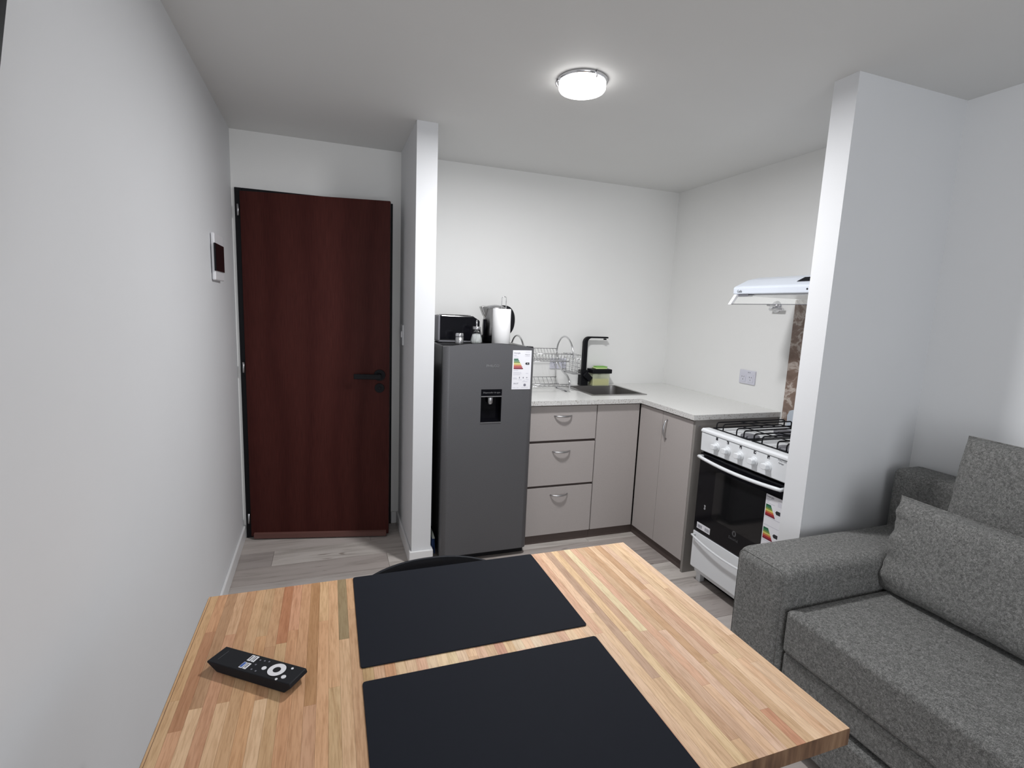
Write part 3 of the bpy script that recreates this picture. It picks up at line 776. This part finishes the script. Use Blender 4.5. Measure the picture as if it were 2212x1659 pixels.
setp(tp_, 'brown marbled tile panel on the wall behind the stove', 'tile panel')

# ------------------------------------------------------------------ stove
SV0, SV1, SXF, SXB = 1.556, 2.106, 1.835, 2.40
st = empty('gas_stove', (2.1, 1.83, 0), 'white four-burner gas stove with black glass oven door', 'stove')
obj('stove_body', MB().box(1.862, SXB, SV0+.004, SV1-.004, .05, .835), M_ENAMEL, st, bevel=.003)
obj('cooktop', MB().prism([(1.822, .828), (1.822, .840), (1.832, .847), (1.872, .847), (1.885, .838), (SXB-.05, .838), (SXB, .845), (SXB, .828)], SV0, SV1, 'y'), M_ENAMEL, st, bevel=.003)
obj('control_panel', MB().prism([(1.826, .826), (1.86, .826), (1.86, .727), (1.832, .727), (1.829, .732)], SV0+.001, SV1-.001, 'y'), M_ENAMEL, st, bevel=.004)
obj('oven_recess', MB().box(1.846, 1.864, SV0+.006, SV1-.006, .285, .727), M_DARK, st)
od = obj('oven_door', MB().box(1.832, 1.850, SV0+.003, SV1-.003, .291, .716), M_GLOSSK, st, bevel=.002)
wn_ = obj('oven_window', MB().box(1.8312, 1.8322, 1.64, 1.98, .40, .655), plain('smoked_glass', (.010, .010, .011), .06), od)
def bow(y0, y1, z, x0, out, drop, r):
    P = []
    for k in range(17):
        t_ = k/16; u = 1-(2*t_-1)**2
        P.append((x0-out-.012*u**.5 if 0 else x0-out-.010*u, y0+(y1-y0)*t_, z-drop*u))
    return MB().tube([(x0, y0+.004, z)]+P+[(x0, y1-.004, z)], r, 10)
obj('oven_handle', bow(1.572, 2.088, .700, 1.834, .026, .010, .0085), M_ENAMEL, od)
dw = obj('storage_drawer', MB().prism([(1.832, .286), (1.85, .286), (1.85, .082), (1.836, .082), (1.832, .09)], SV0+.003, SV1-.003, 'y'), M_ENAMEL, st, bevel=.003)
obj('drawer_handle', bow(1.575, 2.088, .268, 1.834, .022, .022, .0055), M_ENAMEL, dw)
for y in (SV0+.04, SV1-.03):
    obj('stove_foot', MB().box(1.87, 1.90, y-.016, y+.016, 0, .05), M_ENAMEL, st, bevel=.002)
    obj('stove_foot', MB().box(2.34, 2.37, y-.016, y+.016, 0, .05), M_ENAMEL, st, bevel=.002)
obj('stove_plinth', MB().box(1.905, 1.915, SV0+.02, SV1-.02, .012, .05), M_DARK, st)
for i, y in enumerate((1.990, 1.915, 1.832, 1.746, 1.668)):
    kb = obj('control_knob', MB().cyl((1.829, y, .775), (-1, 0, 0), .0215, .006, 28).cyl((1.823, y, .775), (-1, 0, 0), .0175, .007, 28, r2=.016), M_ENAMEL, st, bevel=.001)
    obj('knob_grip', MB().prism([(y-.0155, .768), (y-.0155, .785), (y-.010, .789), (y+.010, .789), (y+.0155, .785), (y+.0155, .768), (y+.008, .762), (y-.008, .762)], 1.798, 1.817, 'x'), M_ENAMEL, kb, bevel=.004, seg=3)
    sq = MB().box(1.8255, 1.8268, y-.0065, y+.0065, .810, .824)
    mk = obj('burner_symbol', sq, M_KINK, st)
    dy, dz = ((0, 0), (.003, -.002), (0, -.0035), (-.003, .0005), (-.003, -.003))[i]
    if i: obj('symbol_dot', MB().box(1.8250, 1.8256, y+dy-.0026, y+dy+.0026, .817+dz-.0024, .817+dz+.0024), M_PAPER, mk)
text('MASTER', 'panel_lettering', M_GREY, st, (1.8262, 1.595, .820), RX_LEFT, .0125, .0004)
text('Multigas', 'panel_lettering', M_GREY, st, (1.8264, 1.600, .807), RX_LEFT, .0085, .0004)
# burners and grates
for x, y, r in ((1.93, 1.885, .042), (2.19, 1.92, .050), (1.935, 1.655, .050), (2.19, 1.66, .042)):
    bc = obj('burner', MB().lathe((x, y, .836), [(0, 0), (r-.004, 0), (r-.004, .006), (r-.008, .010), (0, .010)], 28), M_GREY, st)
    obj('burner_cap', MB().lathe((x, y, .846), [(0, 0), (r, 0), (r+.002, .004), (r, .011), (r-.006, .013), (0, .013)], 28), M_GREY, bc)
def grate(y0, y1, ys):
    mb = MB()
    mb.tube(round_path([(1.872, y0, .851), (2.33, y0, .851), (2.33, y1, .851), (1.872, y1, .851), (1.872, y0+.001, .851)], .008), .0032, 6)
    for y in ys:
        mb.tube(round_path([(1.873, y, .851), (1.873, y, .885), (2.329, y, .885), (2.329, y, .851)], .014), .0036, 6)
    for xx in (2.02, 2.10):
        mb.tube([(xx, ys[0], .885), (xx+.03, (ys[1]+ys[2])/2-.03, .885)], .0034, 6)
    yc = (ys[1]+ys[2])/2
    mb.tube([(2.06, y0, .851), (2.06, y1, .851)], .003, 6)
    return mb
obj('pan_grate', grate(1.842, 2.076, (2.052, 2.006, 1.915, 1.868)), M_BLACK, st)
obj('pan_grate', grate(1.585, 1.820, (1.805, 1.757, 1.671, 1.622)), M_BLACK, st)
obj('splash_guard', MB().prism([(SV0+.01, .84), (SV1-.02, .84), (SV1-.016, .90), (SV1-.028, .927), (SV1-.045, .935), (SV0+.035, .935), (SV0+.01, .92)], 2.385, 2.395, 'x'), plain('lid_glass', (.55, .60, .66), .15), st, bevel=.002)
# stickers on the oven door
XS = 1.8314
el = obj('energy_label', MB().box(XS-.0007, XS, 1.560, 1.660, .41, .652), M_PAPER, od)
for zb in (.607, .500):
    for kk in range(7):
        z = zb-kk*.0076; L_ = .026+.0042*kk
        obj('rating_bar', MB().prism([(1.6555, z), (1.6555-L_, z), (1.6555-L_-.003, z-.0072), (1.6555, z-.0072)], XS-.0012, XS-.0007, 'x'), BARM[kk], el)
for zb in (.585, .478): obj('rating_arrow', MB().prism([(1.603, zb), (1.597, zb+.0085), (1.577, zb+.0085), (1.577, zb-.0085), (1.597, zb-.0085)], XS-.0012, XS-.0007, 'x'), M_KINK, el)
ltx = MB()
for y0, y1, z in ((1.63, 1.656, .632), (1.635, 1.656, .627), (1.64, 1.656, .622), (1.642, 1.656, .617), (1.61, 1.656, .612), (1.566, 1.594, .64), (1.566, 1.594, .63), (1.566, 1.594, .625), (1.566, 1.594, .62), (1.566, 1.594, .615), (1.57, 1.656, .549), (1.57, 1.656, .512), (1.57, 1.656, .440)):
    ltx.box(XS-.0010, XS-.0007, y0, y1, z, z+.0016)
obj('label_text_lines', ltx, M_PALEINK, el, kind='stuff')
text('Energía', 'label_lettering', M_INK, el, (1.636, XS-.0008, .643) and (XS-.0009, 1.637, .643), RX_LEFT, .014, .0003)
bs = obj('barcode_sticker', MB().box(XS-.0007, XS, 1.980, 2.078, .310, .343), M_PAPER, od)
bb = MB(); rr_ = random.Random(5); y = 2.072
while y > 1.986:
    wdt = rr_.choice((.0008, .0016, .0024))
    if not (2.018 < y < 2.040): bb.box(XS-.0010, XS-.0007, y-wdt, y, .316, .333)
    y -= wdt+rr_.choice((.001, .0018))
obj('barcode', bb, M_INK, bs, kind='stuff')
text('Grill', 'oven_lettering', M_PAPER, od, (XS-.0003, 2.033, .438), (R(90), R(-90), R(-90)), .014, .0003)
lg = MB()
for kk in range(24):
    a0, a1 = 2*math.pi*kk/24, 2*math.pi*(kk+1)/24
    P = lambda a, ry, rz, oy=0: (XS-.0004, 1.820+oy+ry*math.cos(a), .388+rz*math.sin(a))
    lg.quad(P(a0, .0135, .0145), P(a1, .0135, .0145), P(a1, .0045, .009), P(a0, .0045, .009))
LGM = plain('door_logo_ink', (.075, .075, .08), .5)
obj('maker_emblem', lg, LGM, od)
text('Escorial', 'oven_lettering', LGM, od, (XS-.0003, 1.822, .360), RX_LEFT, .020, .0003)

# ------------------------------------------------------------------ sofa
sx = 1.43
so_ = empty('sofa', (1.92, .45, 0), 'grey heathered fabric sofa with a boxy armrest against the partition wall', 'sofa')
obj('armrest', MB().box(1.418, 2.372, 1.172, 1.398, .035, .592), M_FAB, so_, bevel=.045, seg=5, smooth=True)
arm2 = obj('armrest', MB().box(1.418, 2.372, -.72, -.494, .035, .592), M_FAB, so_, bevel=.045, seg=5, smooth=True)
am = MB()
am.tube(round_path([(1.4312, 1.3848, .09), (1.4312, 1.3848, .5788), (1.4312, 1.1852, .5788), (1.4312, 1.1852, .09)], .035, 5), .0022, 6)
obj('armrest_piping', am, M_FAB, so_)
obj('seat_cushion', MB().box(sx, 2.20, -.492, 1.166, .308, .462), M_FAB, so_, bevel=.018, seg=4, smooth=True)
obj('seat_seam', MB().tube([(sx+.005, -.48, .452), (sx+.005, 1.16, .452)], .0022, 6), M_FAB, so_)
obj('seat_base', MB().box(sx+.012, 2.20, -.492, 1.166, .208, .305), M_FAB, so_, bevel=.01, seg=3, smooth=True)
obj('pull_out_bed', MB().box(sx-.008, 2.15, -.485, 1.160, .045, .190), M_FAB, so_, bevel=.006, seg=2, smooth=True)
obj('backrest', MB().box(2.215, 2.372, -.60, 1.398, .035, .832), M_FAB, so_, bevel=.03, seg=5, smooth=True)
for x in (1.50, 2.30):
    for y in (-.66, 1.34): obj('sofa_foot', MB().cyl((x, y, 0), (0, 0, 1), .02, .038, 14), M_BLACK, so_)

def pillow(wd_, ht, th, wr, seed, nu=56, nv=36, sharp=5, pinch=.02, ear=0):
    """local: width along Y (0..wd_), height along Z (0..ht), thickness along X"""
    mb = MB(); rg = random.Random(seed)
    ph1 = [rg.random()*6 for _ in range(6)]
    def side(sg):
        def fn(u, v):
            a, b = 2*u-1, 2*v-1
            t_ = max(0, (1-abs(a)**sharp))**.5*max(0, (1-abs(b)**sharp))**.5
            base = th/2*t_**.85
            ed = max(abs(a), abs(b))
            wn = wr*(math.sin(9*b+ph1[0]+4*a)*math.exp(-6*(1-abs(a)))+.5*math.sin(23*b+ph1[1])*math.exp(-9*(1-abs(a)))+.45*math.sin(13*a+ph1[2])*math.exp(-7*(1-abs(b))))*t_**.5
            y_ = a*(1-pinch*(1-b*b)*0-pinch*abs(b)**3*0)*wd_/2*(1-pinch*(1-abs(b)**2)*(abs(a)**3))
            z_ = b*ht/2*(1-pinch*(1-abs(a)**2)*(abs(b)**3))
            y_ += ear*max(0, a)**8*max(0, -b)**6
            return (sg*(base+wn), y_+wd_/2, z_+ht/2)
        return fn
    mb.grid(side(1), nu, nv); mb.grid(side(-1), nu, nv)
    bmesh.ops.remove_doubles(mb.bm, verts=mb.bm.verts, dist=.0004)
    return mb
def put_pillow(name, label, mbp, bottom, tilt, yaw=0, piping=None):
    M_ = Matrix.Translation(bottom) @ Matrix.Rotation(R(yaw), 4, 'Z') @ Matrix.Rotation(R(tilt), 4, 'Y')
    mbp.xf(M_)
    e = empty(name, bottom, label, 'cushion')
    c = obj('cushion_cover', mbp, M_FAB, e)
    if piping: 
        pm = MB().tube([M_ @ Vector(p) for p in piping], .003, 6, True); obj('piping', pm, M_FAB, c)
    return e
def rim(wd_, ht, pinch, n=18):
    P = []
    for k in range(n): a = -1+2*k/n; P.append((0, a*wd_/2+wd_/2, ht/2-ht/2*(1-pinch*(1-a*a))))
    for k in range(n): b = -1+2*k/n; P.append((0, wd_/2+wd_/2*(1-pinch*(1-b*b)), b*ht/2+ht/2))
    for k in range(n): a = 1-2*k/n; P.append((0, a*wd_/2+wd_/2, ht/2+ht/2*(1-pinch*(1-a*a))))
    for k in range(n): b = 1-2*k/n; P.append((0, wd_/2-wd_/2*(1-pinch*(1-b*b)), b*ht/2+ht/2))
    return P
put_pillow('back_cushion', 'tall grey upright cushion leaning on the sofa back', pillow(.66, .57, .13, .004, 2, sharp=9, pinch=.015), (2.115, .485, .464), 9, 0, rim(.66, .57, .015))
put_pillow('seat_pillow', 'large grey pillow lying against the upright cushion, nearest the armrest', pillow(.70, .345, .15, .015, 5, sharp=5, pinch=.03, ear=.04), (1.905, .495, .462), 11, 0, rim(.70, .345, .03))

# ------------------------------------------------------------------ dining table (butcher block)
TX0, TX1, TY0, TY1, TZ = -.262, .811, .515, 1.2195, .75
tb = empty('dining_table', ((TX0+TX1)/2, (TY0+TY1)/2, 0), 'wooden butcher-block dining table with glued staves', 'table')
NS = 55; SWD = (TX1-TX0)/NS
pal = [(.72, .46, .265), (.68, .42, .24), (.75, .495, .295), (.64, .385, .215), (.70, .44, .255), (.78, .53, .325), (.60, .345, .19), (.68, .41, .245)]
special = {  # row -> list of (y split from far edge, colour)
    14: [(.235, (.36, .27, .15)), (9, pal[2])], 2: [(.352, (.52, .31, .175)), (9, pal[5])],
    7: [(.22, pal[3]), (.36, pal[6]), (9, pal[5])], 4: [(.35, pal[6]), (9, pal[2])], 50: [(.24, pal[1]), (.486, (.74, .46, .31)), (9, pal[5])],
    48: [(.50, pal[4]), (9, pal[5])], 44: [(.665, (.70, .45, .29)), (9, pal[2])], 42: [(.51, (.62, .41, .28)), (9, pal[5])],
}
pal = [tuple(.72*v_+.28*m_ for v_, m_ in zip(c, (.69, .435, .25))) for c in pal]
rt_ = random.Random(11)
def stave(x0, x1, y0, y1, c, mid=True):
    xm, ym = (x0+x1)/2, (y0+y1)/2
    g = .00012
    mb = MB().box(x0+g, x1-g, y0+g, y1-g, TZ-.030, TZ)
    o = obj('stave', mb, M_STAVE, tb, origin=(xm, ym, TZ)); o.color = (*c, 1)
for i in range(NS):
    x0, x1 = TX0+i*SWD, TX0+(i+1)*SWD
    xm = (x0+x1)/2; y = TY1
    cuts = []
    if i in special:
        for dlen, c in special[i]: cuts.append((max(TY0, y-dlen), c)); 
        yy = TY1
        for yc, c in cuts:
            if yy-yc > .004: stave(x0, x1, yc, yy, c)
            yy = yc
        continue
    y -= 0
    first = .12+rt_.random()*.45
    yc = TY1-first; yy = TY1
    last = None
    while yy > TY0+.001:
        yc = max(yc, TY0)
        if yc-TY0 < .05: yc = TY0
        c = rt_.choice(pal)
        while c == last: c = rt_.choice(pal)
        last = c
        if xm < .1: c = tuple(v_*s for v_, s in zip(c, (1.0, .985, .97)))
        else: c = tuple(v_*s for v_, s in zip(c, (1.27, 1.40, 1.56)))  # lamp brightness painted into the right-hand staves
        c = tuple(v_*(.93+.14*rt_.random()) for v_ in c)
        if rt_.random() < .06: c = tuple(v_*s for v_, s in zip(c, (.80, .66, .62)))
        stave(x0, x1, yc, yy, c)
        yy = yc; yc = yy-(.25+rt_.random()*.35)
obj('end_grain', MB().box(TX0+.0005, TX1-.0005, TY0-.0012, TY0+.0002, TZ-.030, TZ-.0008), stave_dark, tb)
obj('shaded_edge_strip', MB().prism([(TX0+.001, TZ-.0295), (TX0-.003, TZ-.024), (TX0-.004, TZ-.012), (TX0-.002, TZ-.004), (TX0+.0045, TZ+.0006), (TX0+.0045, TZ-.004)], TY0, TY1, 'y'), plain('shaded_bevel_brown', (.16, .085, .05), .6), tb)  # dark strip painting the shade on the left bevel
for x in (TX0+.14, TX1-.22):
    for y in (TY0+.12, TY1-.10): obj('leg', MB().box(x-.02, x+.02, y-.02, y+.02, 0, TZ-.06), M_BLACK, tb)
ap = MB().box(TX0+.12, TX1-.20, TY0+.10, TY0+.14, TZ-.06, TZ-.0301); ap.box(TX0+.12, TX1-.20, TY1-.12, TY1-.08, TZ-.06, TZ-.0301)
obj('apron', ap, M_BLACK, tb)

def mat_thing(x0, x1, y0, y1, label):
    rr = .006
    P = []
    for cx, cy_, a in ((x1-rr, y1-rr, 0), (x0+rr, y1-rr, 90), (x0+rr, y0+rr, 180), (x1-rr, y0+rr, 270)):
        for kk in range(5): P.append((cx+rr*math.cos(R(a+kk*22.5)), cy_+rr*math.sin(R(a+kk*22.5))))
    o = obj('placemat', MB().prism(P, TZ+.0004, TZ+.0028), M_MAT, origin=((x0+x1)/2, (y0+y1)/2, TZ+.0004), bevel=.0006)
    setp(o, label, 'placemat', 'slate placemats on the table')
mat_thing(.047, .516, .887, 1.2175, 'dark slate placemat at the far edge of the table')
mat_thing(.048, .515, .520, .8495, 'dark slate placemat at the near edge of the table')

# ------------------------------------------------------------------ remote control
rem = empty('remote_control', (-.129, .925, TZ), 'black remote control with a white ring button, on the table', 'remote control', rot=(0, 0, R(-36.5)))
RL, RW = .184, .043
bp_ = [(-RL/2+.004, .004), (RL/2-.012, .003), (RL/2-.002, .013), (RL/2-.004, .020), (-RL/2+.001, .0175), (-RL/2, .0145)]
bp_ = [(-RL/2+.022, .0015), (RL/2-.016, .0008), (RL/2-.001, .014), (RL/2-.004, .0205), (-RL/2+.001, .0185), (-RL/2, .0155)]
mbr = MB().prism(bp_, -RW/2, RW/2, 'y')
obj('remote_shell', mbr, M_BLACKM, rem, local=True, bevel=.003, seg=3)
def rz_(x): return .0185+(.0205-.0185)*(x+RL/2)/RL+.0001
M_BTN = plain('button_white', (.85, .85, .88), .4); M_BLUE = plain('button_blue', (.06, .14, .45), .4)
cx_ = .043
ring = MB()
for kk in range(36):
    a0, a1 = 2*math.pi*kk/36, 2*math.pi*(kk+1)/36
    o_ = lambda a, r: (cx_+r*math.cos(a), r*math.sin(a), rz_(cx_)+.0008)
    ring.quad(o_(a0, .0155), o_(a1, .0155), o_(a1, .0068), o_(a0, .0068))
obj('ring_button', ring, M_BTN, rem, local=True)
def btn(name, x, y, r, mt): obj(name, MB().cyl((x, y, rz_(x)-.0005), (0, 0, 1), r, .0012, 16), mt, rem, local=True)
btn('round_button', .0185, -.0135+.010, .0042, M_BTN)
btn('round_button', .066, -.010, .0042, M_BTN)
btn('round_button', .066, .012, .0022, M_BTN); btn('round_button', .058, -.0185, .0022, M_BTN)
btn('select_button', cx_, 0, .0062, M_BLACKM)
for x, y, mm_ in ((-.0225, .010, M_BTN), (-.0140, .010, M_BTN), (-.0225, -.009, M_BLUE), (-.0140, -.009, M_BTN)):
    bt = obj('app_button', MB().box(x-.0035, x+.0035, y-.0075, y+.0075, rz_(x)-.0004, rz_(x)+.0007), M_BTN, rem, local=True, bevel=.0008)
    if mm_ is M_BLUE: obj('button_print', MB().box(x-.0023, x+.0023, y-.006, y+.006, rz_(x)+.0007, rz_(x)+.0010), M_BLUE, bt, local=True)
    else: obj('button_print', MB().box(x-.0010, x+.0010, y-.005, y+.005, rz_(x)+.0007, rz_(x)+.0010), M_GREY, bt, local=True)
for x, y in ((-.003, .011), (.006, .012), (.015, .013), (-.002, -.001), (.0, -.013), (.010, -.014)):
    obj('small_button', MB().box(x-.0013, x+.0013, y-.0013, y+.0013, rz_(x)-.0004, rz_(x)+.0004), M_INK, rem, local=True)
obj('speaker_slot', MB().box(-.0765, -.0750, -.012, .012, rz_(-.076)-.0004, rz_(-.076)+.0003), plain('slot_grey', (.045, .045, .05), .5), rem, local=True)

# ------------------------------------------------------------------ chair behind the table
ch = empty('dining_chair', (.29, 1.14, 0), 'matte black shell chair tucked under the far side of the table', 'chair')
CXC = .258
def shell(u, v):
    # v: 0 seat front -> 1 back top ; u across
    a = 2*u-1
    if v < .5:
        t_ = v/.5; y_ = .93+.33*t_; z_ = .455-.02*math.sin(math.pi*t_)+.015*abs(a)**2.5*2
        hw = .225+.012*t_
    else:
        t_ = (v-.5)/.5; y_ = 1.26+.065*math.sin(t_*math.pi/2); z_ = .455+.268*t_**1.15
        hw = .240
        z_ -= (.045*abs(a)**2.2+.06*abs(a)**8)*t_
        y_ -= .055*abs(a)**2.2*(.3+.7*t_)
    return (CXC+a*hw, y_, z_)
smb = MB().grid(shell, 28, 28)
shl = obj('seat_shell', smb, M_SHELL, ch)
sf = shl.modifiers.new('s', 'SOLIDIFY'); sf.thickness = .008; sf.offset = 0
for x, y in ((-.17, .96), (.17, .96), (-.17, 1.27), (.17, 1.27)):
    obj('leg', MB().tube([(CXC+x*.6, 1.10+(y-1.10)*.5, .44), (CXC+x, y, 0)], .010, 10), M_BLACK, ch)

# ------------------------------------------------------------------ wall television, broom
th_ = math.atan((.3897-.3805)/(1.776-1.7205))
tv = empty('television', (-.44, .50, 1.60), 'black flat television tilted on the left wall, edge at the corner', 'television')
def tvp(z): return -.3865+math.tan(th_)*(z-1.7205)
Mtv = MB().prism([(tvp(1.44), 1.44), (tvp(1.86), 1.86), (tvp(1.86)-.022, 1.863), (tvp(1.44)-.014, 1.443)], .14, .88, 'y')
obj('screen_panel', Mtv, M_GLOSSK, tv, bevel=.002)
obj('wall_bracket', MB().box(xl(.5)+.001, -.415, .42, .58, 1.60, 1.72), M_BLACK, tv)
bm_ = empty('broom', (.535, 2.74, 0), 'blue-bristled broom in the gap between partition and fridge', 'broom')
obj('broom_cap', MB().prism([(.5305, .122), (.5460, .122), (.5420, .136), (.5325, .165), (.5305, .165)], 2.68, 2.86, 'y'), plain('broom_grey', (.35, .38, .35), .5), bm_, bevel=.002)
bri = MB()
for i in range(12):
    for j in range(2):
        y_ = 2.685+i*.0145; bri.tube([(.533+j*.007, y_, .122), (.534+j*.012, y_+.004, .03)], .0042, 5)
obj('bristles', bri, M_BRISTLE, bm_, kind='stuff')
obj('broom_stick', MB().tube([(.536, 2.77, .16), (.534, 2.80, 1.10)], .0085, 12), M_GREY, bm_)
